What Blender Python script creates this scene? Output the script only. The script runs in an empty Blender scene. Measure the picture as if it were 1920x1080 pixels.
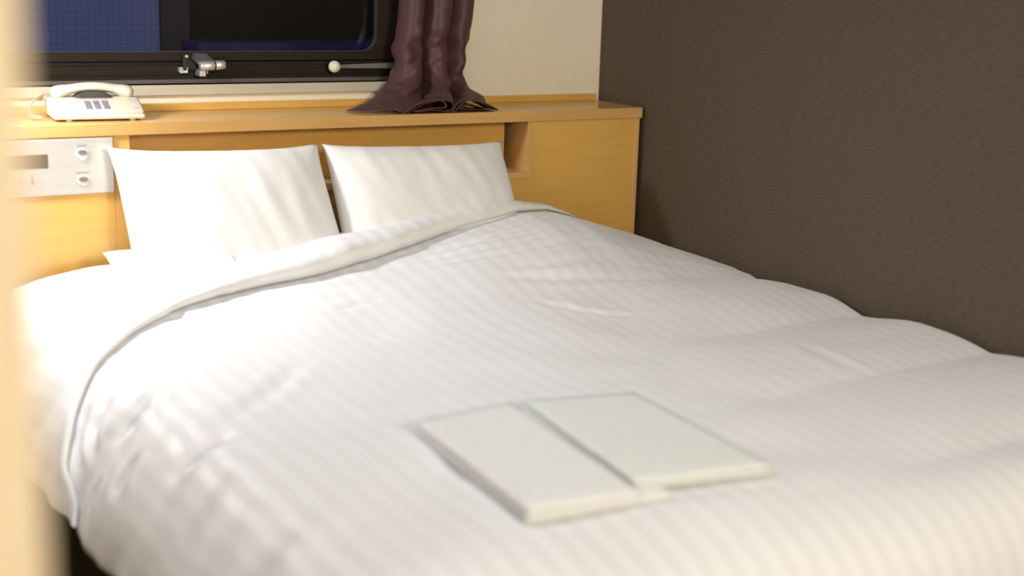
import bpy, bmesh, math, random
from mathutils import Vector, Matrix, noise

scn = bpy.context.scene
COL = scn.collection
random.seed(7)

# ------------------------------------------------------------------ camera
cam_d = bpy.data.cameras.new('camera')
cam = bpy.data.objects.new('camera', cam_d)
COL.objects.link(cam)
cam.matrix_world = Matrix(((0.85684, 0.09018, -0.50753, -2.6964),
                           (-0.51363, 0.20659, -0.83278, -3.9014),
                           (0.02975, 0.97426, 0.22334, 1.45),
                           (0, 0, 0, 1)))
cam_d.sensor_width = 36.0
cam_d.lens = 48.75
cam_d.clip_start = 0.05
cam_d.dof.use_dof = True
cam_d.dof.focus_distance = 4.05
cam_d.dof.aperture_fstop = 1.5
scn.camera = cam

# ------------------------------------------------------------------ world, lights, exposure
world = bpy.data.worlds.new('dusk_sky')
scn.world = world
world.use_nodes = True
wbg = world.node_tree.nodes['Background']
wbg.inputs['Color'].default_value = (0.07, 0.12, 0.42, 1)
wbg.inputs['Strength'].default_value = 0.55

def area_light(name, loc, target, size, power, color, spread=180, size_y=None):
    d = bpy.data.lights.new(name, 'AREA')
    d.energy = power; d.color = color; d.size = size
    if size_y:
        d.shape = 'RECTANGLE'; d.size_y = size_y
    d.spread = math.radians(spread)
    o = bpy.data.objects.new(name, d); COL.objects.link(o)
    o.location = loc
    o.rotation_euler = (Vector(target) - Vector(loc)).to_track_quat('-Z', 'Y').to_euler()
    return o

area_light('bedside_lamp_light', (-2.17, -0.42, 1.36), (-1.55, -0.62, 0.6), 0.14, 8.0, (0.98, 0.97, 1.0), 150)
area_light('ceiling_lamp_light', (-1.45, -2.0, 2.36), (-1.45, -2.0, 0), 0.5, 7.0, (0.80, 0.91, 1.0))
area_light('entry_lamp_light', (-1.35, -5.5, 2.15), (-1.1, -0.3, 0.8), 0.7, 78, (1.0, 0.89, 0.73))
area_light('drape_fill_light', (-2.95, -2.3, 1.25), (-2.0, -1.6, 0.5), 0.2, 1.2, (0.84, 0.92, 1.0))  # added cool fill for the left drape; no such lamp is seen
scn.view_settings.view_transform = 'Standard'
scn.view_settings.look = 'None'
scn.view_settings.gamma = 1
scn.view_settings.use_curve_mapping = False
scn.view_settings.exposure = 0.45

# ------------------------------------------------------------------ helpers
def mat(name, base, rough=0.5, metal=0.0, build=None, spec=0.5, sheen=0.0):
    m = bpy.data.materials.new(name); m.use_nodes = True
    nt = m.node_tree; b = nt.nodes['Principled BSDF']
    b.inputs['Base Color'].default_value = (*base, 1)
    b.inputs['Roughness'].default_value = rough
    b.inputs['Metallic'].default_value = metal
    b.inputs['Specular IOR Level'].default_value = spec
    b.inputs['Sheen Weight'].default_value = sheen
    if build: build(nt, b)
    return m

def noise_tint(c1, c2, scale=(1, 1, 1), nscale=5.0, detail=4.0, bump=0.0, bdist=0.002, lo=0.3, hi=0.7):
    def f(nt, b):
        N, L = nt.nodes, nt.links
        tc = N.new('ShaderNodeTexCoord'); mp = N.new('ShaderNodeMapping')
        mp.inputs['Scale'].default_value = scale
        nz = N.new('ShaderNodeTexNoise'); nz.inputs['Scale'].default_value = nscale
        nz.inputs['Detail'].default_value = detail
        rp = N.new('ShaderNodeValToRGB')
        rp.color_ramp.elements[0].position = lo; rp.color_ramp.elements[1].position = hi
        rp.color_ramp.elements[0].color = (*c1, 1); rp.color_ramp.elements[1].color = (*c2, 1)
        L.new(tc.outputs['Object'], mp.inputs['Vector']); L.new(mp.outputs[0], nz.inputs['Vector'])
        L.new(nz.outputs['Fac'], rp.inputs['Fac']); L.new(rp.outputs['Color'], b.inputs['Base Color'])
        if bump:
            bp = N.new('ShaderNodeBump'); bp.inputs['Strength'].default_value = bump
            bp.inputs['Distance'].default_value = bdist
            L.new(nz.outputs['Fac'], bp.inputs['Height']); L.new(bp.outputs[0], b.inputs['Normal'])
    return f

def rib_build(c1, c2, per):
    """vertical ribbed wallpaper"""
    def f(nt, b):
        N, L = nt.nodes, nt.links
        tc = N.new('ShaderNodeTexCoord')
        wv = N.new('ShaderNodeTexWave'); wv.bands_direction = 'X'
        wv.inputs['Scale'].default_value = 0.314 / per
        wv.inputs['Distortion'].default_value = 1.2; wv.inputs['Detail'].default_value = 1
        wv.inputs['Detail Scale'].default_value = 0.6
        L.new(tc.outputs['Object'], wv.inputs['Vector'])
        rp = N.new('ShaderNodeValToRGB')
        rp.color_ramp.elements[0].color = (*c1, 1); rp.color_ramp.elements[1].color = (*c2, 1)
        L.new(wv.outputs['Fac'], rp.inputs['Fac']); L.new(rp.outputs[0], b.inputs['Base Color'])
        bp = N.new('ShaderNodeBump'); bp.inputs['Strength'].default_value = 0.25; bp.inputs['Distance'].default_value = 0.001
        L.new(wv.outputs['Fac'], bp.inputs['Height']); L.new(bp.outputs[0], b.inputs['Normal'])
    return f

def stripe_build(c1, c2, period):
    """satin woven stripes running along the second UV axis"""
    def f(nt, b):
        N, L = nt.nodes, nt.links
        uv = N.new('ShaderNodeUVMap'); sx = N.new('ShaderNodeSeparateXYZ')
        L.new(uv.outputs[0], sx.inputs[0])
        m1 = N.new('ShaderNodeMath'); m1.operation = 'MULTIPLY'; m1.inputs[1].default_value = 2 * math.pi / period
        L.new(sx.outputs['X'], m1.inputs[0])
        m2 = N.new('ShaderNodeMath'); m2.operation = 'SINE'; L.new(m1.outputs[0], m2.inputs[0])
        mr = N.new('ShaderNodeMapRange'); mr.inputs['From Min'].default_value = -0.35; mr.inputs['From Max'].default_value = 0.35
        L.new(m2.outputs[0], mr.inputs['Value'])
        mx = N.new('ShaderNodeMix'); mx.data_type = 'RGBA'
        mx.inputs['A'].default_value = (*c1, 1); mx.inputs['B'].default_value = (*c2, 1)
        L.new(mr.outputs[0], mx.inputs['Factor']); L.new(mx.outputs['Result'], b.inputs['Base Color'])
        r2 = N.new('ShaderNodeMapRange'); r2.inputs['To Min'].default_value = 0.68; r2.inputs['To Max'].default_value = 0.52
        L.new(mr.outputs[0], r2.inputs['Value']); L.new(r2.outputs[0], b.inputs['Roughness'])
        nz = N.new('ShaderNodeTexNoise'); nz.inputs['Scale'].default_value = 9; nz.inputs['Detail'].default_value = 3
        tc = N.new('ShaderNodeTexCoord'); L.new(tc.outputs['Object'], nz.inputs['Vector'])
        bp = N.new('ShaderNodeBump'); bp.inputs['Strength'].default_value = 0.1; bp.inputs['Distance'].default_value = 0.01
        L.new(nz.outputs['Fac'], bp.inputs['Height']); L.new(bp.outputs[0], b.inputs['Normal'])
    return f

def tile_build(nt, b):
    N, L = nt.nodes, nt.links
    tc = N.new('ShaderNodeTexCoord'); mp = N.new('ShaderNodeMapping')
    mp.inputs['Rotation'].default_value = (math.pi / 2, 0, 0)
    br = N.new('ShaderNodeTexBrick'); br.offset = 0
    br.inputs['Color1'].default_value = (0.150, 0.185, 0.42, 1); br.inputs['Color2'].default_value = (0.140, 0.172, 0.40, 1)
    br.inputs['Mortar'].default_value = (0.085, 0.095, 0.21, 1)
    br.inputs['Scale'].default_value = 1; br.inputs['Mortar Size'].default_value = 0.0010
    br.inputs['Brick Width'].default_value = 0.0225; br.inputs['Row Height'].default_value = 0.0225
    L.new(tc.outputs['Object'], mp.inputs[0]); L.new(mp.outputs[0], br.inputs['Vector'])
    L.new(br.outputs['Color'], b.inputs['Base Color'])

M = {}
M['wall_cream'] = mat('cream_ribbed_wallpaper', (0.70, 0.63, 0.47), 0.8, build=rib_build((0.83, 0.765, 0.59), (0.90, 0.84, 0.67), 0.0055))
M['wall_brown'] = mat('brown_textile_wallpaper', (0.10, 0.07, 0.05), 0.75, build=noise_tint((0.072, 0.050, 0.033), (0.112, 0.079, 0.054), (1, 45, 230), 1.0, 3.0, 0.5, 0.004, .3, .7))
M['wall_plain'] = mat('cream_wall_paint', (0.72, 0.60, 0.40), 0.85, build=noise_tint((0.68, 0.575, 0.41), (0.72, 0.615, 0.45), (1, 1, 1), 8, 3, 0.1))
M['ceiling'] = mat('white_ceiling', (0.8, 0.78, 0.72), 0.9, build=noise_tint((0.78, 0.76, 0.70), (0.82, 0.80, 0.74), (1, 1, 1), 20, 2, 0.1))
M['carpet'] = mat('dark_brown_carpet', (0.05, 0.035, 0.025), 0.95, build=noise_tint((0.03, 0.02, 0.015), (0.065, 0.045, 0.032), (1, 1, 1), 140, 3, 0.5, 0.004))
wood_f = noise_tint((0.67, 0.385, 0.090), (0.73, 0.430, 0.108), (3.0, 3.0, 26), 2.2, 5.0, 0.03, 0.0004)
M['wood'] = mat('beech_veneer', (0.58, 0.34, 0.12), 0.32, build=wood_f, spec=0.5)
M['wood_top'] = mat('beech_veneer_polished', (0.58, 0.34, 0.12), 0.2, build=noise_tint((0.60, 0.345, 0.115), (0.66, 0.39, 0.135), (2.2, 24, 20), 2.2, 5.0, 0.0), spec=0.6)
M['wood_edge'] = mat('beech_edge_band', (0.56, 0.35, 0.16), 0.4, build=noise_tint((0.62, 0.37, 0.135), (0.68, 0.41, 0.155), (20, 20, 2), 2, 4, 0.0))
M['bronze'] = mat('dark_bronze_aluminium', (0.018, 0.013, 0.009), 0.5, 0.2, build=noise_tint((0.018, 0.012, 0.007), (0.025, 0.017, 0.010), (1, 30, 30), 4, 2), spec=0.25)
M['black'] = mat('black_rubber', (0.008, 0.008, 0.008), 0.6, build=noise_tint((0.006, 0.006, 0.006), (0.011, 0.011, 0.011)))
M['grey_metal'] = mat('grey_anodised_rail', (0.14, 0.12, 0.11), 0.45, 0.3, build=noise_tint((0.12, 0.10, 0.095), (0.16, 0.135, 0.125), (2, 40, 40), 3, 2))
M['sill'] = mat('cream_grey_sill', (0.60, 0.54, 0.42), 0.5, build=noise_tint((0.54, 0.48, 0.37), (0.60, 0.54, 0.42), (2, 10, 10), 3, 3))
M['chrome'] = mat('satin_chrome', (0.8, 0.8, 0.82), 0.36, 0.85, build=noise_tint((0.76, 0.76, 0.78), (0.84, 0.84, 0.85), (1, 8, 8), 30, 2))
M['gasket'] = mat('dark_grey_gasket', (0.04, 0.036, 0.038), 0.5, build=noise_tint((0.036, 0.032, 0.034), (0.044, 0.04, 0.042)))
M['steel_dark'] = mat('dark_steel', (0.12, 0.125, 0.15), 0.3, 0.8, build=noise_tint((0.10, 0.105, 0.13), (0.14, 0.145, 0.17), (1, 1, 1), 30, 2))
M['bar_metal'] = mat('grey_lever_bar', (0.30, 0.30, 0.27), 0.35, 0.6, build=noise_tint((0.27, 0.27, 0.245), (0.33, 0.33, 0.30), (1, 20, 20), 6, 2))
M['ball'] = mat('ivory_ball_plastic', (0.80, 0.76, 0.60), 0.3, build=noise_tint((0.78, 0.74, 0.58), (0.82, 0.78, 0.62), (1, 1, 1), 30, 2))
M['curtain'] = mat('plum_brown_satin', (0.095, 0.044, 0.043), 0.5, build=noise_tint((0.088, 0.041, 0.040), (0.104, 0.049, 0.048), (120, 120, 6), 3, 3, 0.06, 0.0005), spec=0.3)
M['duvet'] = mat('white_satin_stripe_cotton', (0.8, 0.79, 0.78), 0.5, build=stripe_build((0.785, 0.79, 0.81), (0.84, 0.85, 0.875), 0.048), sheen=0.15)
M['cotton'] = mat('white_plain_cotton', (0.82, 0.81, 0.79), 0.7, build=noise_tint((0.80, 0.79, 0.77), (0.84, 0.83, 0.81), (1, 1, 1), 6, 4, 0.25, 0.012), sheen=0.1)
M['towel'] = mat('white_folded_cloth', (0.82, 0.82, 0.77), 0.8, build=noise_tint((0.79, 0.795, 0.785), (0.83, 0.835, 0.825), (1, 1, 1), 60, 4, 0.3, 0.003))
M['towel_green'] = mat('pale_greenish_folded_cloth', (0.77, 0.79, 0.73), 0.8, build=noise_tint((0.745, 0.77, 0.745), (0.785, 0.81, 0.785), (1, 1, 1), 60, 4, 0.3, 0.003))
M['base'] = mat('dark_bed_base_fabric', (0.03, 0.022, 0.018), 0.85, build=noise_tint((0.024, 0.017, 0.013), (0.036, 0.027, 0.022), (1, 1, 1), 90, 3, 0.3))
M['phone'] = mat('ivory_phone_plastic', (0.60, 0.56, 0.43), 0.35, build=noise_tint((0.585, 0.545, 0.415), (0.615, 0.575, 0.445), (1, 1, 1), 40, 2))
M['cord'] = mat('beige_cord', (0.35, 0.29, 0.19), 0.5, build=noise_tint((0.33, 0.27, 0.175), (0.37, 0.31, 0.205), (1, 1, 1), 40, 2))
M['gap_shade'] = mat('dark_handset_gap_shade', (0.035, 0.025, 0.022), 0.4, build=noise_tint((0.03, 0.022, 0.019), (0.04, 0.03, 0.026)))  # painted shade for the gap under the handset
M['key'] = mat('grey_violet_keys', (0.36, 0.33, 0.40), 0.5, build=noise_tint((0.17, 0.15, 0.20), (0.20, 0.18, 0.23), (1, 1, 1), 50, 2))
M['label'] = mat('pale_grey_label', (0.55, 0.53, 0.56), 0.5, build=noise_tint((0.36, 0.33, 0.33), (0.40, 0.37, 0.37), (1, 1, 1), 50, 2))
M['brushed'] = mat('brushed_aluminium_plate', (0.62, 0.60, 0.56), 0.42, 0.75, build=noise_tint((0.58, 0.565, 0.53), (0.66, 0.64, 0.60), (2, 2, 160), 3, 3, 0.03, 0.0003))
M['lcd'] = mat('dark_display_window', (0.10, 0.075, 0.055), 0.2, build=noise_tint((0.09, 0.068, 0.05), (0.11, 0.082, 0.06)))
M['pbutton'] = mat('pale_push_button', (0.78, 0.76, 0.70), 0.35, build=noise_tint((0.56, 0.54, 0.49), (0.60, 0.58, 0.53), (1, 1, 1), 50, 2))
M['pgrey'] = mat('grey_print', (0.17, 0.16, 0.15), 0.5, build=noise_tint((0.15, 0.14, 0.13), (0.19, 0.18, 0.17), (1, 1, 1), 50, 2))
M['tile'] = mat('blue_grey_wall_tile', (0.32, 0.34, 0.42), 0.5, build=tile_build)
M['ext_dark'] = mat('dark_exterior_render', (0.03, 0.027, 0.032), 0.8, build=noise_tint((0.026, 0.023, 0.028), (0.035, 0.031, 0.036), (1, 1, 1), 8, 3))
M['ext_black'] = mat('black_exterior_panel', (0.006, 0.006, 0.007), 0.9, spec=0.03, build=noise_tint((0.005, 0.005, 0.006), (0.008, 0.008, 0.009)))
M['ext_ledge'] = mat('slate_ledge', (0.085, 0.08, 0.12), 0.8, spec=0.1, build=noise_tint((0.040, 0.040, 0.11), (0.050, 0.050, 0.13), (1, 1, 1), 10, 3))

def glass_mat():
    m = bpy.data.materials.new('window_glass'); m.use_nodes = True
    nt = m.node_tree; N, L = nt.nodes, nt.links; N.clear()
    out = N.new('ShaderNodeOutputMaterial'); mix = N.new('ShaderNodeMixShader')
    tr = N.new('ShaderNodeBsdfTransparent'); gl = N.new('ShaderNodeBsdfGlossy'); fr = N.new('ShaderNodeFresnel')
    gl.inputs['Roughness'].default_value = 0.01; fr.inputs['IOR'].default_value = 1.45
    tr.inputs['Color'].default_value = (0.93, 0.95, 0.96, 1)
    L.new(fr.outputs[0], mix.inputs[0]); L.new(tr.outputs[0], mix.inputs[1]); L.new(gl.outputs[0], mix.inputs[2])
    L.new(mix.outputs[0], out.inputs['Surface'])
    return m
M['glass'] = glass_mat()

def obj(name, bm, m, parent=None, smooth=False, bevel=0.0, segs=2, loc=None):
    me = bpy.data.meshes.new(name)
    bmesh.ops.recalc_face_normals(bm, faces=bm.faces)
    bm.to_mesh(me); bm.free()
    for p in me.polygons: p.use_smooth = smooth
    o = bpy.data.objects.new(name, me); COL.objects.link(o)
    if m is not None: me.materials.append(m)
    if parent is not None: o.parent = parent
    if loc is not None: o.location = loc
    if bevel:
        md = o.modifiers.new('bevel', 'BEVEL'); md.width = bevel; md.segments = segs
        md.limit_method = 'ANGLE'; md.angle_limit = math.radians(40)
        if smooth is False:
            for p in me.polygons: p.use_smooth = False
    return o

def box(bm, x0, x1, y0, y1, z0, z1):
    v = [bm.verts.new(c) for c in ((x0, y0, z0), (x1, y0, z0), (x1, y1, z0), (x0, y1, z0),
                                   (x0, y0, z1), (x1, y0, z1), (x1, y1, z1), (x0, y1, z1))]
    for f in ((0, 3, 2, 1), (4, 5, 6, 7), (0, 1, 5, 4), (1, 2, 6, 5), (2, 3, 7, 6), (3, 0, 4, 7)):
        bm.faces.new([v[i] for i in f])
    return v

def boxes(*bs):
    bm = bmesh.new()
    for b in bs: box(bm, *b)
    return bm

def tube(bm, pts, rad, n=10, cap=True):
    """tube along a list of points; rad a number or a list"""
    pts = [Vector(p) for p in pts]
    rings = []; up = Vector((0, 0, 1))
    for i, p in enumerate(pts):
        d = (pts[min(i + 1, len(pts) - 1)] - pts[max(i - 1, 0)]).normalized()
        a = d.cross(up)
        if a.length < 1e-4: a = d.cross(Vector((0, 1, 0)))
        a.normalize(); b = d.cross(a).normalized()
        r = rad[i] if isinstance(rad, (list, tuple)) else rad
        ra, rb = r if isinstance(r, (list, tuple)) else (r, r)
        rings.append([bm.verts.new(p + a * math.cos(2 * math.pi * k / n) * ra + b * math.sin(2 * math.pi * k / n) * rb) for k in range(n)])
    for r0, r1 in zip(rings, rings[1:]):
        for k in range(n):
            bm.faces.new((r0[k], r0[(k + 1) % n], r1[(k + 1) % n], r1[k]))
    if cap:
        bm.faces.new(rings[0][::-1]); bm.faces.new(rings[-1])

def cyl(bm, p0, p1, r0, r1=None, n=24):
    tube(bm, [p0, p1], [r0, r1 if r1 is not None else r0], n)

def thing(name, label, cat, loc=(0, 0, 0), rotz=0.0, group=None):
    o = bpy.data.objects.new(name, None); COL.objects.link(o)
    o.location = loc; o.rotation_euler = (0, 0, rotz); o.empty_display_size = 0.05
    o['label'] = label; o['category'] = cat
    if group: o['group'] = group
    return o

def tag(o, label, cat, group=None):
    o['label'] = label; o['category'] = cat
    if group: o['group'] = group
    return o

def struct(o, label=None, cat=None):
    o['kind'] = 'structure'
    if label: o['label'] = label
    if cat: o['category'] = cat
    return o

def smooth01(x):
    x = max(0.0, min(1.0, x)); return x * x * (3 - 2 * x)

def lerp_table(x, tab):
    if x <= tab[0][0]: return tab[0][1]
    for (a, va), (b, vb) in zip(tab, tab[1:]):
        if x <= b:
            k = (x - a) / (b - a); return va + (vb - va) * k
    return tab[-1][1]

def catmull(P, t):
    """t in 0..len(P)-1"""
    n = len(P); i = min(int(t), n - 2); u = t - i
    p0 = Vector(P[max(i - 1, 0)]); p1 = Vector(P[i]); p2 = Vector(P[i + 1]); p3 = Vector(P[min(i + 2, n - 1)])
    return 0.5 * ((2 * p1) + (p2 - p0) * u + (2 * p0 - 5 * p1 + 4 * p2 - p3) * u * u + (3 * p1 - p0 - 3 * p2 + p3) * u ** 3)

def nz(x, y, z=0.0):
    return noise.noise(Vector((x, y, z)))

# ------------------------------------------------------------------ room shell
XL, YF, ZC = -3.05, -7.2, 2.40          # left wall, wall behind, ceiling
struct(obj('floor', boxes((XL - .1, 0.1, YF - .1, 0.15, -.1, 0)), M['carpet']), 'dark brown carpet floor beside the bed', 'floor')
struct(obj('ceiling', boxes((XL - .1, 0.1, YF - .1, 0.15, ZC, ZC + .1)), M['ceiling']), 'plain white ceiling of the room', 'ceiling')
struct(obj('wall_right', boxes((0, .1, YF - .1, .15, 0, ZC)), M['wall_brown']), 'dark brown textured wall to the right of the bed', 'wall')
struct(obj('wall_left', boxes((XL - .1, XL, YF - .1, .15, 0, ZC)), M['wall_plain']), 'cream wall on the left of the room', 'wall')
struct(obj('wall_front', boxes((XL, 0, YF - .1, YF, 0, ZC)), M['wall_brown']), 'dark brown wall opposite the window', 'wall')
WX0, WX1, WZ0, WZ1 = -2.50, -0.70, 1.103, 2.08
struct(obj('wall_back', boxes((XL, WX0, 0, .15, 0, ZC), (WX1, 0, 0, .15, 0, ZC), (WX0, WX1, 0, .15, 0, WZ0), (WX0, WX1, 0, .15, WZ1, ZC)), M['wall_cream']),
       'cream ribbed wallpaper wall around the window', 'wall')
struct(obj('wall_partition', boxes((XL, -2.549, -3.204, -3.104, 0, ZC)), M['wall_plain'], bevel=0.004), 'cream partition wall end, out of focus at the left edge', 'wall')
struct(obj('trim_1', boxes((WX0 - .03, WX1 + .02, -.014, .055, 1.074, 1.103)), M['sill'], bevel=0.002), 'cream grey sill under the dark window', 'sill')

# ------------------------------------------------------------------ window
win = bpy.data.objects.new('window_1', None); COL.objects.link(win); win.location = (-1.6, .06, 1.11)
struct(win, 'dark bronze framed night window behind the headboard shelf', 'window')
def wobj(name, bm, m, parent=win, **k):
    off = parent.matrix_world.translation if parent is win else None
    o = obj(name, bm, m, None, **k)
    o.parent = parent
    o.matrix_parent_inverse = Matrix.Translation(-Vector((-1.6, .06, 1.11)))
    return o
def kid(name, bm, m, parent, **k):          # sub-part of an identity-placed part
    return obj(name, bm, m, parent, **k)

def rounded_frame(bm, x0, x1, z0, z1, ix0, ix1, iz0, iz1, r, y0, y1, n=10):
    """rectangular plate with a rounded rectangular hole"""
    inner, outer = [], []
    for cx, cz, a0, ox, oz in ((ix1 - r, iz0 + r, -90, x1, z0), (ix1 - r, iz1 - r, 0, x1, z1), (ix0 + r, iz1 - r, 90, x0, z1), (ix0 + r, iz0 + r, 180, x0, z0)):
        for k in range(n + 1):
            a = math.radians(a0 + 90 * k / n)
            inner.append((cx + r * math.cos(a), cz + r * math.sin(a)))
            t = k / n
            # walk along the outer rectangle's corner
            px, pz = cx + r * math.cos(a), cz + r * math.sin(a)
            if a0 == -90: o = (px, z0) if t < .5 else (x1, pz)
            elif a0 == 0: o = (x1, pz) if t < .5 else (px, z1)
            elif a0 == 90: o = (px, z1) if t < .5 else (x0, pz)
            else: o = (x0, pz) if t < .5 else (px, z0)
            if abs(t - .5) < 1e-6: o = (ox, oz)
            outer.append(o)
    N = len(inner)
    rows = []
    for ring, y in ((outer, y0), (inner, y0), (inner, y1), (outer, y1)):
        rows.append([bm.verts.new((p[0], y, p[1])) for p in ring])
    for a in range(4):
        A, B = rows[a], rows[(a + 1) % 4]
        for k in range(N):
            bm.faces.new((A[k], A[(k + 1) % N], B[(k + 1) % N], B[k]))

bm = bmesh.new()
box(bm, WX0, WX1, .045, .13, 1.114, 1.163)                        # lower frame
box(bm, WX0, WX1, .045, .13, WZ1 - .05, WZ1)
box(bm, WX0, WX0 + .05, .045, .13, 1.163, WZ1 - .05)
box(bm, WX1 - .035, WX1, .045, .13, 1.163, WZ1 - .05)
box(bm, WX0, WX1, .040, .046, 1.127, 1.131)                       # rail rib
box(bm, WX0, WX1, .040, .046, 1.155, 1.158)
fr = wobj('frame', bm, M['bronze'])
wobj('bottom_rail', boxes((WX0, WX1, .042, .13, WZ0, 1.114)), M['grey_metal'])['label'] = 'grey metal bottom rail'
bm = bmesh.new()
rounded_frame(bm, WX0 + .052, WX1 - .04, 1.1665, WZ1 - .052, WX0 + .09, -0.811, 1.192, WZ1 - .09, .05, .040, .075)
wobj('sash', bm, M['bronze'], bevel=0.0015)
bm = bmesh.new()
rounded_frame(bm, WX0 + .088, -0.809, 1.190, WZ1 - .088, WX0 + .0925, -0.8135, 1.1945, WZ1 - .0925, .048, .0440, .058)
wobj('gasket', bm, M['gasket'])
wobj('glass', boxes((WX0 + .06, WX1 - .045, .060, .066, 1.175, WZ1 - .06)), M['glass'])

# latch in the middle of the lower rail
bm = bmesh.new()
box(bm, -1.431, -1.388, .024, .042, 1.140, 1.188)
bm2 = bm
latch = wobj('latch', bm2, M['black'], bevel=0.006)
latch['label'] = 'chrome and black window latch'
def lpart(name, bm, m, **k):
    o = obj(name, bm, m, latch, **k); return o
bm = bmesh.new()     # angled cam plate
pts = [(-1.405, 1.193), (-1.366, 1.191), (-1.338, 1.166), (-1.345, 1.158), (-1.395, 1.158), (-1.412, 1.178)]
fa = [bm.verts.new((x, .002, z)) for x, z in pts]; fb = [bm.verts.new((x, .022, z)) for x, z in pts]
bm.faces.new(fa); bm.faces.new(fb[::-1])
for i in range(len(pts)): bm.faces.new((fa[i], fb[i], fb[(i + 1) % 6], fa[(i + 1) % 6]))
lpart('cam_plate', bm, M['steel_dark'], bevel=0.003)
bm = bmesh.new()
tube(bm, [(-1.392, -.004, 1.154), (-1.390, -.004, 1.154), (-1.352, -.004, 1.156), (-1.350, -.004, 1.156)], [.011, .0135, .0145, .0135], 24)
tube(bm, [(-1.3455, -.004, 1.1565), (-1.3435, -.004, 1.1565), (-1.320, -.004, 1.158), (-1.3165, -.004, 1.158)], [.013, .0142, .0128, .011], 24)
lpart('thumb_barrel', bm, M['chrome'], smooth=True)
bm = bmesh.new(); cyl(bm, (-1.351, -.004, 1.156), (-1.345, -.004, 1.1565), .0115)
lpart('ring', bm, M['black'], smooth=True)
lpart('foot', boxes((-1.392, -1.373, -.004, .040, 1.125, 1.145), (-1.370, -1.366, -.002, .040, 1.132, 1.145)), M['chrome'], bevel=0.002)
lpart('keeper', boxes((-1.443, -1.418, .022, .042, 1.133, 1.137), (-1.443, -1.440, .022, .042, 1.133, 1.150), (-1.421, -1.418, .022, .042, 1.133, 1.150), (-1.440, -1.421, .030, .042, 1.136, 1.150)), M['chrome'], bevel=0.001)
bm = bmesh.new(); bmesh.ops.create_uvsphere(bm, u_segments=16, v_segments=10, radius=.0055, matrix=Matrix.Translation((-1.421, .022, 1.181)))
lpart('rivet', bm, M['chrome'], smooth=True)
bm = bmesh.new(); bmesh.ops.create_uvsphere(bm, u_segments=12, v_segments=8, radius=.003, matrix=Matrix.Translation((-1.4315, .029, 1.143)))
lpart('screw', bm, M['chrome'], smooth=True)

# lever bar with ball knob
bm = bmesh.new()
v0 = [(-.962, .010, 1.1435), (-.962, .010, 1.154), (-.62, .022, 1.1625), (-.62, .022, 1.138)]
v1 = [(x, y + .006, z) for x, y, z in v0]
a = [bm.verts.new(p) for p in v0]; b = [bm.verts.new(p) for p in v1]
bm.faces.new(a); bm.faces.new(b[::-1])
for i in range(4): bm.faces.new((a[i], b[i], b[(i + 1) % 4], a[(i + 1) % 4]))
box(bm, -.745, -.73, .022, .046, 1.142, 1.156)
lever = wobj('lever_bar', bm, M['bar_metal'], bevel=0.001)
bm = bmesh.new(); bmesh.ops.create_uvsphere(bm, u_segments=28, v_segments=18, radius=.0183, matrix=Matrix.Translation((-.967, .010, 1.1487)))
o = obj('ball_knob', bm, M['ball'], lever, smooth=True); o['label'] = 'ivory ball knob'

# outside the window
struct(obj('wall_tiled_outside', boxes((-3.4, -1.139, 1.2, 1.3, 0, 3.4)), M['tile']), 'blue lit tiled wall seen through the window', 'wall')
struct(obj('wall_pillar_outside', boxes((-1.139, -1.085, 1.17, 1.3, 0, 3.4), (-1.082, -1.029, 1.19, 1.3, 0, 3.4)), M['ext_dark']), 'dark pillar beside the tiled wall outside the window', 'pillar')
struct(obj('wall_dark_outside', boxes((-1.029, 1.4, 1.32, 1.4, 0, 3.4)), M['ext_black']), 'black wall outside behind the right of the window', 'wall')
struct(obj('trim_ledge_outside', boxes((-1.060, .6, 1.0, 1.165, .3, 1.163)), M['ext_ledge'], bevel=.006), 'dark blue ledge outside at the foot of the window', 'ledge')

# ------------------------------------------------------------------ headboard cabinet
HF = -0.266
hb = thing('headboard', 'beech veneer headboard unit with an open recess behind the pillows', 'headboard', (-1.0, -.15, 0))
HBI = Vector((1.0, .15, 0))
def hpart(name, bm, m=M['wood'], **k):
    o = obj(name, bm, m, hb, **k); o.matrix_parent_inverse = Matrix.Translation(HBI); return o
hpart('front_panel', boxes((-1.7165, -.034, HF, HF + .018, .06, .820), (-.427, -.034, HF, HF + .018, .820, .996)))
hpart('end_strip', boxes((-.034, -.018, HF - .001, -.02, .06, .997)), M['wood_edge'], bevel=.001)
hpart('niche_frame', boxes((-.442, -.427, HF - .003, -.06, .820, .997), (-1.674, -.442, HF - .003, -.06, .820, .841)), M['wood_edge'], bevel=.0008)
hpart('recess_panel', boxes((-1.674, -.4705, -.172, -.158, .842, .997)))
hpart('niche_back', boxes((-1.674, -.442, -.06, -.05, .820, .997)))
hpart('post', boxes((-1.716, -1.674, HF + .001, -.06, .820, .997)))
hpart('left_panel', boxes((XL + .002, -1.717, HF, HF + .018, .06, .997)))

shelf = thing('headboard_shelf', 'long beech shelf board running along the top of the headboard', 'shelf', (-1.0, -.15, .997))
SHI = Matrix.Translation((1.0, .15, -.997))
def spart(name, bm, m, **k):
    o = obj(name, bm, m, shelf, **k); o.matrix_parent_inverse = SHI; return o
spart('board', boxes((XL + .002, -.012, -.2722, -.001, .997, 1.030)), M['wood_top'], bevel=.0015)
spart('upstand', boxes((XL + .002, -.016, -.013, -.001, 1.030, 1.052)), M['wood'], bevel=.002)

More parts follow.
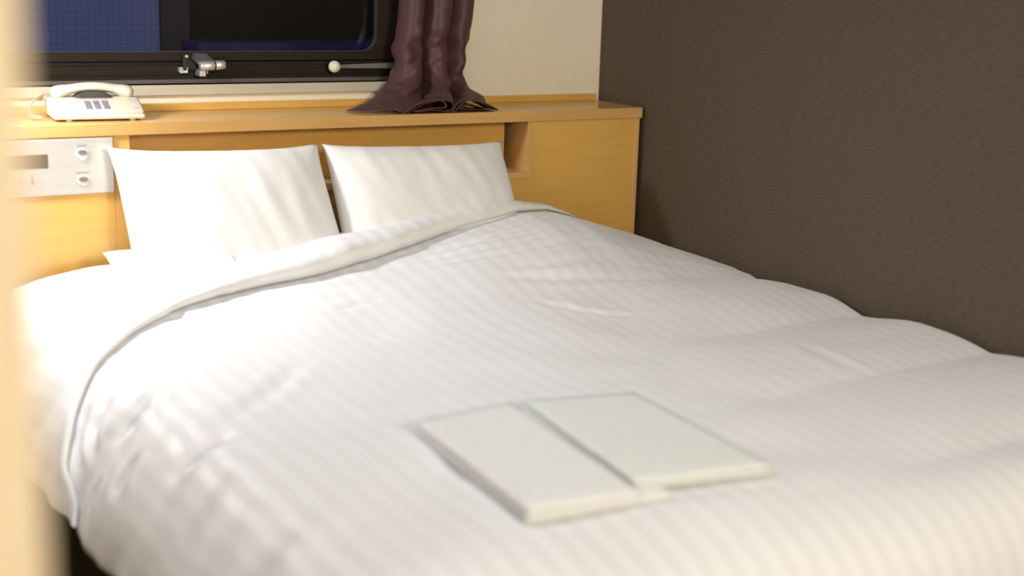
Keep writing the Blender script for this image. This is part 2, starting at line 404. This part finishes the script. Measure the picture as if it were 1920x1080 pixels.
# control panel let into the left of the headboard
cp = thing('control_panel', 'brushed metal bedside control panel below the shelf left of the pillows', 'control panel', (-2.0, HF, .92))
CPI = Matrix.Translation((2.0, -HF, -.92))
def cpart(name, bm, m, parent=None, **k):
    o = obj(name, bm, m, parent or cp, **k)
    if parent is None: o.matrix_parent_inverse = CPI
    return o
PY = HF - .006
cpart('plate', boxes((-2.28, -1.7185, PY, HF - .0002, .849, .9935)), M['brushed'], bevel=.002)
cpart('display', boxes((-2.08, -1.886, PY - .0008, PY + .002, .920, .9555)), M['lcd'])
def oval(bm, cx, cz, rx, rz, y0, y1, n=28, tear=0.0):
    A, B = [], []
    for k in range(n):
        a = 2 * math.pi * k / n
        s = math.sin(a); zz = cz + rz * s * (1 + (tear if s < 0 else 0)); xx = cx + rx * math.cos(a) * (1 - (0.45 * tear * s * s if s < 0 else 0))
        A.append(bm.verts.new((xx, y0, zz))); B.append(bm.verts.new((xx, y1, zz)))
    bm.faces.new(A); bm.faces.new(B[::-1])
    for k in range(n): bm.faces.new((A[k], B[k], B[(k + 1) % n], A[(k + 1) % n]))
for cz, tear in ((.956, .75), (.886, .3)):
    bm = bmesh.new(); oval(bm, -1.7995, cz, .0155, .0125, PY - .004, PY + .001, tear=tear)
    pb = cpart('push_button', bm, M['pbutton'], bevel=.001)
    bm = bmesh.new(); oval(bm, -1.7995, cz + .002, .0115, .0058, PY - .0055, PY - .003)
    obj('button_cap', bm, M['pgrey'], pb)
    bm = bmesh.new()
    x = -1.7995 - (.0165 if tear < .5 else .0115)
    while x < -1.7995 + (.0165 if tear < .5 else .0115):            # tiny printed legend above the button
        w = random.uniform(.0022, .0036)
        h0, h1 = random.uniform(0, .001), random.uniform(.003, .0045)
        box(bm, x, x + w * .35, PY - .0006, PY + .001, cz + .0165 + h0, cz + .0165 + h1)
        box(bm, x, x + w * .8, PY - .0006, PY + .001, cz + .0165 + .0015, cz + .0165 + .0025)
        x += w + .0008
    cpart('printed_legend', bm, M['pgrey'])
for cx in (-1.955, -1.926):
    bm = bmesh.new()
    box(bm, cx - .001, cx + .001, PY - .0006, PY + .001, .899, .903)
    for k in range(4): box(bm, cx - .004 + .0006 * (k % 2), cx + .004, PY - .0006, PY + .001, .880 + .0042 * k, .8822 + .0042 * k)
    cpart('printed_mark', bm, M['label'] if cx < -1.94 else M['pgrey'])

# ------------------------------------------------------------------ telephone
ph = thing('telephone', 'ivory desk telephone standing on the left end of the shelf', 'telephone', (-1.727, -.122, 1.0305), math.radians(-5))
def sweep_profile(bm, prof, x0, x1, inset=.006):
    """closed side profile (y,z) extruded along x, the ends drawn in a little"""
    cy = sum(p[0] for p in prof) / len(prof); cz = sum(p[1] for p in prof) / len(prof)
    rows = []
    for x, k in ((x0, .86), (x0 + inset * .4, .95), (x0 + inset * 1.4, 1), (x1 - inset * 1.4, 1), (x1 - inset * .4, .95), (x1, .86)):
        rows.append([bm.verts.new((x, cy + (y - cy) * k, cz + (z - cz) * k)) for y, z in prof])
    n = len(prof)
    for A, B in zip(rows, rows[1:]):
        for i in range(n): bm.faces.new((A[i], A[(i + 1) % n], B[(i + 1) % n], B[i]))
    bm.faces.new(rows[0]); bm.faces.new(rows[-1][::-1])
bm = bmesh.new()
sweep_profile(bm, [(-.092, .005), (-.097, .012), (-.095, .021), (-.088, .025), (-.045, .040), (-.005, .053), (.015, .054), (.05, .050), (.088, .052), (.094, .044), (.095, .012), (.088, .005)], -.118, .118)
body = obj('body', bm, M['phone'], ph, smooth=True, bevel=.003)
# front lip (lower tray)
bm = bmesh.new()
box(bm, -.116, .118, -.099, .092, .004, .017)
obj('base_tray', bm, M['phone'], ph, bevel=.006, segs=3)
for fx in (-.078, .085):
    bm = bmesh.new(); cyl(bm, (fx, -.085, 0), (fx, -.085, .006), .008, .009, 16)
    obj('foot', bm, M['phone'], ph, smooth=False)
for fx in (-.078, .085):
    bm = bmesh.new(); cyl(bm, (fx, .07, 0), (fx, .07, .006), .008, .009, 16)
    obj('foot', bm, M['phone'], ph, smooth=False)
# handset: arched bar across the back
bm = bmesh.new()
P, Rr = [], []
for i in range(25):
    t = -1 + 2 * i / 24
    P.append((t * .106, .018, .060 + .020 * (1 - t * t)))
    e = abs(t)
    Rr.append((.023 + .004 * smooth01((e - .55) / .3), .0125 + .006 * smooth01((e - .5) / .35)) if e < .99 else (.018, .012))
tube(bm, P, Rr, 20)
obj('handset', bm, M['phone'], ph, smooth=True)
bm = bmesh.new()                                           # solid dark block, its colour standing for shade in the gap below the handset
A, B = [], []
for k in range(17):
    t = -1 + 2 * k / 16
    A.append((t * .050, -.004, .070 - .016 * abs(t) ** 3)); 
vt = [bm.verts.new(p) for p in A]; vb = [bm.verts.new((p[0], -.010, .050)) for p in A]
vt2 = [bm.verts.new((p[0], .03, p[2])) for p in A]; vb2 = [bm.verts.new((p[0], .03, .050)) for p in A]
for k in range(16):
    bm.faces.new((vt[k], vt[k + 1], vb[k + 1], vb[k])); bm.faces.new((vt2[k], vt2[k + 1], vt[k + 1], vt[k]))
    bm.faces.new((vb[k], vb[k + 1], vb2[k + 1], vb2[k])); bm.faces.new((vb2[k], vb2[k + 1], vt2[k + 1], vt2[k]))
bm.faces.new((vt[0], vb[0], vb2[0], vt2[0])); bm.faces.new((vt[16], vt2[16], vb2[16], vb[16]))
obj('handset_gap_fill', bm, M['gap_shade'], ph)
ang = math.atan2(.053 - .025, .083)
def face_pt(u, y):   # on the sloped face
    return (u, y, .025 + (y + .088) * math.tan(ang) + .0006)
def face_box(bm, u0, u1, y0, y1, h=.002):
    z0 = face_pt(0, y0)[2]; z1 = face_pt(0, y1)[2]
    vv = [bm.verts.new(p) for p in ((u0, y0, z0 - .003), (u1, y0, z0 - .003), (u1, y1, z1 - .003), (u0, y1, z1 - .003),
                                    (u0, y0, z0 + h), (u1, y0, z0 + h), (u1, y1, z1 + h), (u0, y1, z1 + h))]
    for f in ((0, 3, 2, 1), (4, 5, 6, 7), (0, 1, 5, 4), (1, 2, 6, 5), (2, 3, 7, 6), (3, 0, 4, 7)): bm.faces.new([vv[i] for i in f])
for r in range(4):
    for c in range(3):
        bm = bmesh.new(); u = -.022 + c * .0225; y = -.072 + r * .0125
        face_box(bm, u - .0075, u + .0075, y - .0042, y + .0042)
        obj('key', bm, M['key'], ph)
bm = bmesh.new(); face_box(bm, -.036, .032, -.020, -.012, .0008)
obj('name_strip', bm, M['label'], ph)
bm = bmesh.new(); face_box(bm, .093, .103, -.078, -.070, .0008)
obj('message_lamp', bm, M['label'], ph)
# coiled handset cord
bm = bmesh.new(); P = []
for i in range(260):
    t = i / 259; a = t * 2 * math.pi * 26
    cx = -.122 - .035 * math.sin(t * math.pi) - .022 * t; cy = .02 - .09 * t; cz = .058 - .048 * smooth01(t * 1.25)
    P.append((cx + .004 * math.cos(a), cy + .004 * math.sin(a), max(.003, cz + .004 * math.sin(a + 1.2))))
P = [(-.112, .022, .062)] + P
tube(bm, P, .0016, 6)
o = obj('coiled_cord', bm, M['cord'], ph, smooth=True)

# ------------------------------------------------------------------ curtain
def build_curtain():
    # each level: control points (x, y, z); every level has the same number of points
    def hang(z, pts): return [(x, y, z) for x, y in pts]
    top = [(-.772, -.030), (-.776, -.062), (-.764, -.100), (-.742, -.112), (-.718, -.098), (-.708, -.060), (-.704, -.036), (-.697, -.070), (-.684, -.108), (-.660, -.120), (-.632, -.112), (-.618, -.082), (-.612, -.046), (-.606, -.030), (-.596, -.064), (-.576, -.086), (-.548, -.084), (-.528, -.062), (-.518, -.030)]
    l2 = [(x - .012 + (x + .77) * -.03, y * 1.03) for x, y in top]
    l3 = [(-.797, -.034), (-.802, -.072), (-.788, -.112), (-.760, -.124), (-.730, -.112), (-.720, -.070), (-.718, -.040), (-.712, -.078), (-.697, -.118), (-.672, -.132), (-.648, -.122), (-.640, -.088), (-.640, -.046), (-.634, -.034), (-.622, -.070), (-.602, -.094), (-.576, -.092), (-.562, -.066), (-.556, -.030)]
    lv = [hang(2.30, top), hang(1.75, top), hang(1.36, top), hang(1.24, l2), hang(1.15, l3)]
    # knee: where the cloth breaks and begins to lie down
    knee = [(-.822, -.040, 1.095), (-.835, -.085, 1.098), (-.815, -.130, 1.105), (-.775, -.150, 1.112), (-.735, -.135, 1.092), (-.722, -.085, 1.085), (-.722, -.050, 1.085), (-.718, -.090, 1.088), (-.704, -.135, 1.105), (-.676, -.155, 1.116), (-.650, -.140, 1.098), (-.646, -.095, 1.088), (-.646, -.052, 1.085), (-.640, -.040, 1.085), (-.625, -.080, 1.094), (-.602, -.110, 1.100), (-.575, -.105, 1.095), (-.560, -.070, 1.088), (-.556, -.032, 1.085)]
    mid = [(-.895, -.075, 1.050), (-.890, -.130, 1.064), (-.855, -.180, 1.076), (-.815, -.200, 1.080), (-.790, -.205, 1.060), (-.782, -.180, 1.040), (-.775, -.170, 1.042), (-.765, -.190, 1.064), (-.742, -.205, 1.082), (-.708, -.210, 1.086), (-.676, -.205, 1.070), (-.668, -.180, 1.048), (-.668, -.160, 1.042), (-.660, -.165, 1.050), (-.638, -.185, 1.074), (-.605, -.192, 1.080), (-.566, -.185, 1.072), (-.536, -.155, 1.058), (-.525, -.100, 1.050)]
    hem = [(-1.000, -.150, 1.0335), (-.970, -.205, 1.035), (-.935, -.245, 1.042), (-.900, -.262, 1.044), (-.876, -.266, 1.035), (-.862, -.258, 1.0335), (-.848, -.262, 1.036), (-.822, -.264, 1.050), (-.775, -.264, 1.064), (-.728, -.264, 1.066), (-.706, -.266, 1.052), (-.712, -.264, 1.037), (-.730, -.258, 1.0335), (-.700, -.262, 1.0335), (-.690, -.266, 1.048), (-.660, -.266, 1.063), (-.622, -.262, 1.060), (-.588, -.258, 1.050), (-.543, -.252, 1.0335)]
    lv += [knee, mid, hem]
    NU, NV = 150, 110
    bm = bmesh.new(); rows = []
    for j in range(NV + 1):
        tj = (len(lv) - 1) * j / NV
        row = []
        for i in range(NU + 1):
            ti = (len(top) - 1) * i / NU
            P = [catmull(L, ti) for L in lv]
            p = catmull(P, tj)
            z = p.z
            w = smooth01((1.16 - z) / .06)
            p += Vector((nz(i * .09, z * 30, 3), nz(i * .09, z * 30, 9), 0)) * .004 * (.25 + w)
            bk = smooth01((1.30 - z) / .08) * smooth01((z - 1.045) / .03)          # buckles where the cloth breaks
            p += Vector((.3 * nz(i * .05, z * 16, 23), -nz(i * .055 + z * 5, z * 22 - i * .04, 29), 0)) * .026 * bk
            p.z += nz(p.x * 40, p.y * 40, 5) * .004 * w
            p.z = max(p.z, 1.0328); p.y = max(p.y, -.2685); p.y = min(p.y, -.016)
            row.append(bm.verts.new(p))
        rows.append(row)
    for A, B in zip(rows, rows[1:]):
        for i in range(NU): bm.faces.new((A[i], A[i + 1], B[i + 1], B[i]))
    o = obj('curtain', bm, M['curtain'], smooth=True)
    md = o.modifiers.new('thick', 'SOLIDIFY'); md.thickness = .0022; md.offset = 0
    for k, L in enumerate(([(-.868, 1.0335), (-.835, 1.050), (-.795, 1.065), (-.742, 1.066), (-.728, 1.047), (-.785, 1.044), (-.832, 1.0365), (-.770, 1.039), (-.722, 1.0335)],
                           [(-.702, 1.0335), (-.690, 1.053), (-.660, 1.066), (-.620, 1.063), (-.582, 1.051), (-.548, 1.0345), (-.600, 1.043), (-.650, 1.054), (-.676, 1.041), (-.620, 1.038), (-.575, 1.0335)])):
        bm = bmesh.new(); R = []
        for q in range(7):
            y = -.2640 + .10 * q / 6 + .004 * k
            R.append([])
            for i in range(49):
                c = catmull([(a, b, 0) for a, b in L], (len(L) - 1) * i / 48)
                R[-1].append(bm.verts.new((c.x + .010 * q / 6 + .002 * nz(i * .3, q), y + .003 * nz(i * .2, q, 4), max(1.0325, c.y - .004 * q / 6))))
        for A, B in zip(R, R[1:]):
            for i in range(48): bm.faces.new((A[i], A[i + 1], B[i + 1], B[i]))
        h = obj('hem_fold', bm, M['curtain'], o, smooth=True)
        md = h.modifiers.new('thick', 'SOLIDIFY'); md.thickness = .0025; md.offset = 0
    tag(o, 'plum brown satin curtain gathered beside the window, its hem pooled on the shelf', 'curtain')
build_curtain()

# ------------------------------------------------------------------ bed
bed = thing('bed', 'double bed under white bedding between headboard and brown wall', 'bed', (-1.0, -1.3, 0))
BDI = Matrix.Translation((1.0, 1.3, 0))
def bpart(name, bm, m, **k):
    o = obj(name, bm, m, bed, **k); o.matrix_parent_inverse = BDI; return o
bpart('bed_base', boxes((-1.86, -.03, -2.30, -.270, .10, .30)), M['base'], bevel=.02)
bpart('mattress', boxes((-1.90, -.03, -2.34, -.270, .30, .555)), M['cotton'], bevel=.05, segs=5)
for lx in (-1.78, -.12):
    for ly in (-2.2, -.40):
        bm = bmesh.new(); cyl(bm, (lx, ly, 0), (lx, ly, .101), .022, .028, 16)
        bpart('leg', bm, M['black'])

# duvet: a base surface over arc lengths s (from the brown wall leftwards) and t (from the head to the foot)
ACR = [(-.004, .50), (-.006, .56), (-.022, .590), (-.07, .598), (-.5, .602), (-1.0, .604), (-1.5, .602), (-1.75, .597), (-1.86, .580), (-1.94, .545), (-2.00, .490), (-2.045, .430), (-2.070, .370), (-2.080, .330)]
FOOT = [(-.30, .600), (-.6, .600), (-1.2, .600), (-1.8, .600), (-2.15, .600), (-2.28, .588), (-2.37, .555), (-2.43, .50), (-2.465, .42), (-2.48, .33), (-2.485, .24)]
def arc_table(P, n=400):
    pts = [catmull([(a, b, 0) for a, b in P], (len(P) - 1) * i / n) for i in range(n + 1)]
    s = [0.0]
    for a, b in zip(pts, pts[1:]): s.append(s[-1] + (b - a).length)
    return s, pts
SA, PA = arc_table(ACR); ST, PT = arc_table(FOOT)
def at_arc(tab, pts, s):
    lo, hi = 0, len(tab) - 1
    if s <= 0: return pts[0]
    if s >= tab[-1]: return pts[-1]
    while hi - lo > 1:
        m = (lo + hi) // 2
        if tab[m] <= s: lo = m
        else: hi = m
    k = (s - tab[lo]) / (tab[hi] - tab[lo] + 1e-12)
    return pts[lo].lerp(pts[hi], k)
SMAX, TMAX = SA[-1], ST[-1]
def head_bump(x, y):
    a = lerp_table(-x, [(0, 0.0), (.10, .040), (.20, .072), (.30, .100), (.38, .126), (.47, .150), (.60, .156), (.80, .132), (1.0, .100), (1.3, .068), (1.6, .050), (1.8, .028), (1.95, .0)])
    b = lerp_table(-y, [(.25, .75), (.40, .95), (.52, 1.0), (.62, .93), (.75, .70), (.9, .42), (1.1, .18), (1.35, .05), (1.6, 0)])
    return a * b
CREASES = [(2.095, .917, 1.961, .856, .022, .022), (2.095, .709, 2.191, .856, .012, .014), (2.047, .746, 2.153, .868, .012, .014),
           (2.057, 1.222, 1.923, 1.198, .012, .022), (2.086, 1.051, 2.162, 1.088, .012, .02), (2.181, .966, 2.239, .99, .010, .016),
           (1.119, .318, .756, .330, .008, .010), (1.10, .367, .765, .403, .006, .010), (1.014, .428, .564, .416, .006, .012),
           (.918, .538, .536, .513, .006, .016), (1.368, .452, 1.607, .44, .006, .012), (1.693, .538, 1.818, .513, .006, .012),
           (1.301, .55, 1.426, .574, .005, .012), (.947, .721, .775, .88, .006, .016), (.966, .562, .498, .636, .006, .018),
           (.545, 1.247, .564, 1.479, .0035, .02), (1.933, 1.149, 1.684, .929, .008, .022), (1.15, .30, .92, .275, .005, .008),
           (.86, .30, .62, .24, .006, .010), (.95, .35, .70, .36, .005, .008)]
def crease(s, t):
    r = 0.0
    for s0, t0, s1, t1, dp, w in CREASES:
        dx, dy = s1 - s0, t1 - t0; L2 = dx * dx + dy * dy
        k = ((s - s0) * dx + (t - t0) * dy) / L2
        if k < -.2 or k > 1.2: continue
        bow = .06 * math.sin(k * 3.1) * math.sqrt(L2)
        d = ((s - s0) * dy - (t - t0) * dx) / math.sqrt(L2) - bow
        if abs(d) > 4 * w: continue
        e = smooth01((k + .2) / .5) * smooth01((1.2 - k) / .5)
        r += dp * e * (math.exp(-(d / w) ** 2) - .45 * math.exp(-((abs(d) - 1.9 * w) / w) ** 2))
    return r
def base_pt(s, t):
    pa = at_arc(SA, PA, s); pt = at_arc(ST, PT, t)
    x, y = pa.x, pt.x
    z = .600 + (pa.y - .600) + (pt.y - .600)
    z = max(z, .20 + .1 * (z - .2)) if z < .2 else z
    side = smooth01((-x - 1.86) / .16)                      # how far down the left drape
    foot = smooth01((-y - 2.25) / .2)
    top = (1 - side) * (1 - foot)
    right = smooth01((x + 1.3) / 1.1)
    z += top * head_bump(x, y)
    # quilted puffs across the bed
    wv = abs(math.sin((y - .10 * x + .9 + .06 * nz(x * 1.6, y * 1.2, 1)) * math.pi / .42)) ** .9 - .62
    z += top * (.004 + .017 * right) * wv * smooth01((-y - .5) / .35)
    z += top * (.012 * nz(x * 2.1, y * 2.6, 4) + .006 * nz(x * 5, y * 7, 7)) * smooth01((-y - .3) / .4)
    # fine creases near the fold
    near = smooth01((-y - .45) / .15) * (1 - smooth01((-y - .8 + .25 * x) / .35))
    z += top * near * .0028 * nz(x * 4 + y * 3, y * 26 + x * 5, 2)
    # the bedding bulges out over the left edge near the head
    wh = 1 - smooth01((-y - .50) / .50)
    x -= .115 * wh * smooth01((-x - 1.55) / .30)
    z += .014 * wh * smooth01((-pa.x - 1.45) / .3) * (1 - smooth01((-pa.x - 1.90) / .15))
    # vertical pleats on the drape
    d = side * (.020 * nz(y * 5.5 + .8 * pa.y, pa.y * 1.6, 11) + .008 * nz(y * 12 + 2.5 * pa.y, pa.y * 1.2, 5))
    x -= d
    # diagonal creases running over the left edge
    ed = math.exp(-((x + 1.93) / .10) ** 2) * smooth01((-y - .9) / .2) * (1 - smooth01((-y - 2.0) / .3))
    z += ed * .014 * nz((y - .6 * x) * 10, (x + y) * 1.5, 21)
    c = crease(s, t)
    z -= c * (1 - .6 * side); x += c * side
    d2 = foot * (.012 * nz(x * 4, pt.y * 3, 31)); y -= d2
    return Vector((x, y, z))
def base_n(s, t):
    e = .012
    a = base_pt(s + e, t) - base_pt(s - e, t); b = base_pt(s, t + e) - base_pt(s, t - e)
    return a.cross(b).normalized()

def grid_mesh(name, rows, uvs, m, parent=None, thick=0.0, off=-1.0):
    verts = [p for r in rows for p in r]; nu = len(rows[0])
    faces = []
    for j in range(len(rows) - 1):
        for i in range(nu - 1):
            a = j * nu + i; faces.append((a, a + 1, a + nu + 1, a + nu))
    me = bpy.data.meshes.new(name); me.from_pydata([tuple(v) for v in verts], [], faces)
    uvl = me.uv_layers.new(name='UVMap'); fl = [u for r in uvs for u in r]
    for lp in me.loops: uvl.data[lp.index].uv = fl[lp.vertex_index]
    for p in me.polygons: p.use_smooth = True
    me.materials.append(m)
    o = bpy.data.objects.new(name, me); COL.objects.link(o)
    if parent: o.parent = parent
    if thick:
        md = o.modifiers.new('thick', 'SOLIDIFY'); md.thickness = thick; md.offset = off
    return o

def build_duvet():
    NS, NT = 210, 210
    rows, uvs = [], []
    T0 = 0.12
    for j in range(NT + 1):
        t = T0 + (TMAX - T0) * j / NT
        r, u = [], []
        for i in range(NS + 1):
            s = SMAX * i / NS
            r.append(base_pt(s, t)); u.append((s, t))
        rows.append(r); uvs.append(u)
    d = grid_mesh('duvet', rows, uvs, M['duvet'], None, .014, 1.0)
    # make sure the thickness goes inwards (downwards)
    n = d.data.polygons[len(d.data.polygons) // 2].normal
    d.modifiers['thick'].offset = -1.0 if n.z > 0 else 1.0
    tag(d, 'white satin striped duvet spread over the bed, top edge turned back', 'duvet')
    # turned back band: profile swept along the fold line, given as y on the top for each s
    line = [(.36, -.375), (.50, -.412), (.61, -.445), (.71, -.480), (.81, -.503), (.91, -.518), (1.10, -.570), (1.27, -.615), (1.40, -.645), (1.588, -.680), (1.75, -.752), (1.84, -.807), (1.923, -.846), (2.02, -.885), (2.095, -.962), (2.17, -1.05), (2.22, -1.145), (2.30, -1.26)]
    def edge_y(s):
        P = [(a, b, 0) for a, b in line]
        for k, ((a, va), (b, vb)) in enumerate(zip(line, line[1:])):
            if s <= b:
                return catmull(P, k + max(0, (s - a) / (b - a))).y
        return line[-1][1]
    prof = [(.016, .000), (-.004, .004), (-.012, .016), (-.014, .030), (-.008, .042), (.004, .050), (.022, .053), (.05, .052)]
    rows, uvs = [], []
    N1 = 240; S_END = SMAX - .012
    for i in range(N1 + 1):
        s = .36 + (S_END - .36) * i / N1
        te = -.30 - edge_y(s)                              # arc length of the fold edge from the head
        side = smooth01((s - 1.80) / .22)
        head_t = lerp_table(s, [(.36, .10), (1.66, .16), (1.74, .06), (1.80, .012), (3, .012)])
        k = lerp_table(s, [(.36, .05), (.5, .25), (.65, .55), (.8, .85), (1.05, 1.08), (1.3, 1.15), (1.5, .85), (1.7, .62), (1.85, .45), (2.0, .32), (2.3, .28)])
        wob = 1 + .12 * nz(s * 6, 1.7)
        r, u = [], []
        for (dd, h) in prof:
            t = te - dd
            r.append(base_pt(s, t) + base_n(s, t) * (h * k * wob + .002)); u.append((s + .011, t))
        n2 = 26
        t0 = te - prof[-1][0]
        for q in range(1, n2 + 1):
            f = q / n2; t = t0 + (head_t - t0) * f
            h = (.052 - .016 * smooth01(f)) * k * wob + .002
            h += .004 * nz(s * 7, t * 7, 3) * k + side * .030 * nz(t * 10 + s * 2.2, s * 1.3, 13) * smooth01(f * 3)
            r.append(base_pt(s, t) + base_n(s, t) * max(h, .003)); u.append((s + .011, t))
        rows.append(r); uvs.append(u)
    f = grid_mesh('turned_back_band', rows, uvs, M['duvet'], d)
    f.data.materials.append(M['cotton'])                   # the plain edge facing
    npf = len(prof) + n2 - 1
    for q, p in enumerate(f.data.polygons):
        if q % npf < 4: p.material_index = 1
    return d
duvet = build_duvet()

# ------------------------------------------------------------------ pillows
def pillow_mesh(w, h, th, seed, ears=.02, nu=56, nv=44, crease=.004, flare=0.0, shear=0.0):
    bm = bmesh.new(); top, bot = [], []
    for j in range(nv + 1):
        a, b = [], []
        v = -1 + 2 * j / nv
        for i in range(nu + 1):
            u = -1 + 2 * i / nu
            edge = max(abs(u), abs(v))
            f = (max(0, 1 - abs(u) ** 3.2) ** .55) * (max(0, 1 - abs(v) ** 3.0) ** .55)
            c = abs(u) ** 6 * abs(v) ** 6
            pin_u = 1 - .012 * (1 - v * v) * 1.0 * abs(u) ** 3 + ears * c
            pin_v = 1 - .045 * (1 - u * u) * abs(v) ** 3 + ears * c
            x = u * w / 2 * pin_u * (1 - flare * v) - shear * v; y = v * h / 2 * pin_v
            cr = crease * (nz(x * 9 + y * 4, y * 5, seed) + .7 * nz(x * 26 + y * 9, y * 7, seed + 5)) * min(1, f * 2)
            cr += .5 * crease * math.sin(x * 60 + nz(x * 3, y * 3, seed) * 4) * abs(u) ** 4 * f
            z = th / 2 * f
            rim = .007 * max(0.0, 1 - edge ** 14) ** .5
            a.append(bm.verts.new((x, y, z + cr + rim)))
            b.append(a[-1] if edge > .9999 else bm.verts.new((x, y, -z + cr * .5 - rim)))
        top.append(a); bot.append(b)
    for R, flip in ((top, False), (bot, True)):
        for j in range(nv):
            for i in range(nu):
                q = [R[j][i], R[j][i + 1], R[j + 1][i + 1], R[j + 1][i]]
                if len(set(q)) < 3: continue
                try: bm.faces.new(q[::-1] if flip else q)
                except ValueError: pass
    return bm
def pillow(center, w, h, th, tilt, rz, ry, seed, label, group=None, ears=.02, flare=0.0, shear=0.0):
    o = obj('pillow', pillow_mesh(w, h, th, seed, ears, flare=flare, shear=shear), M['cotton'], smooth=True)
    # local x = width, local y = height, local z = front
    o.matrix_world = Matrix.Translation(center) @ Matrix.Rotation(rz, 4, 'Z') @ Matrix.Rotation(tilt, 4, 'X') @ Matrix.Rotation(ry, 4, 'Z')
    tag(o, label, 'pillow', group)
    return o
pillow((-1.441, -.416, .772), .580, .425, .125, math.radians(63), 0, math.radians(-1.2), 1, 'white pillow standing at the left against the headboard, nearest the control panel', 'pillows on the bed', .035, .025, .018)
pillow((-.857, -.416, .766), .576, .415, .125, math.radians(63), 0, math.radians(-1.2), 14, 'white pillow standing at the right against the headboard, nearest the niche', 'pillows on the bed', .02, .015, .008)
pillow((-1.635, -.565, .665), .320, .25, .06, math.radians(28), 0, 0, 27, 'white pillow lying under the turned back duvet, only its left corner showing', 'pillows on the bed', .05)

# ------------------------------------------------------------------ folded nightwear on the bed
def folded(name, pts, zb, th, layers, m, label, seed, wide=0.0):
    """soft folded cloth: pts = four corners (x,y) front-left, front-right, back-right, back-left"""
    root = thing(name, label, 'folded cloth', (sum(p[0] for p in pts) / 4, sum(p[1] for p in pts) / 4, zb), 0, 'folded cloths on the duvet')
    off = Matrix.Translation(-root.location)
    for l in range(layers):
        z0 = zb + th * l / layers; z1 = zb + th * (l + 1) / layers - .0008
        bm = bmesh.new(); n = 18
        ring = {}
        ins = .002 * l + .001 * (seed % 3)
        def P(u, v):
            a = Vector(pts[0]).lerp(Vector(pts[1]), u); b = Vector(pts[3]).lerp(Vector(pts[2]), u)
            return a.lerp(b, v) + Vector((wide * u if l == 0 else 0.0, 0.0))
        topv, botv = [], []
        for j in range(n + 1):
            A, B = [], []
            for i in range(n + 1):
                u = i / n; v = j / n
                uu = .006 * l + u * (1 - .012 * l); vv = v
                p = P(uu, vv)
                r = min(u, v, 1 - u, 1 - v) * 2 * 6
                rd = (1 - max(0, 1 - r) ** 2) ** .5 if r < 1 else 1
                zn = .0015 * nz(p.x * 8, p.y * 8, seed + l)
                mid = (z0 + z1) / 2; half = (z1 - z0) / 2
                A.append(bm.verts.new((p.x, p.y, mid + half * (.35 + .65 * rd) + zn)))
                B.append(bm.verts.new((p.x, p.y, mid - half * (.35 + .65 * rd) + zn)))
            topv.append(A); botv.append(B)
        for j in range(n):
            for i in range(n):
                bm.faces.new((topv[j][i], topv[j][i + 1], topv[j + 1][i + 1], topv[j + 1][i]))
                bm.faces.new((botv[j][i], botv[j + 1][i], botv[j + 1][i + 1], botv[j][i + 1]))
        for i in range(n):
            bm.faces.new((topv[0][i], botv[0][i], botv[0][i + 1], topv[0][i + 1]))
            bm.faces.new((topv[n][i], topv[n][i + 1], botv[n][i + 1], botv[n][i]))
            bm.faces.new((topv[i][0], topv[i + 1][0], botv[i + 1][0], botv[i][0]))
            bm.faces.new((topv[i][n], botv[i][n], botv[i + 1][n], topv[i + 1][n]))
        o = obj('folded_layer', bm, m, root, smooth=True); o.matrix_parent_inverse = off
    return root
folded('folded_nightwear', [(-1.612, -2.188), (-1.400, -2.205), (-1.345, -1.690), (-1.572, -1.720)], .606, .026, 3, M['towel'],
       'white folded nightwear on the duvet, the left and nearer of two', 3, .068)
folded('folded_nightwear', [(-1.386, -2.160), (-1.118, -2.205), (-1.085, -1.745), (-1.318, -1.690)], .6125, .019, 2, M['towel_green'],
       'pale greenish white folded nightwear, the right of the two on the duvet', 8)
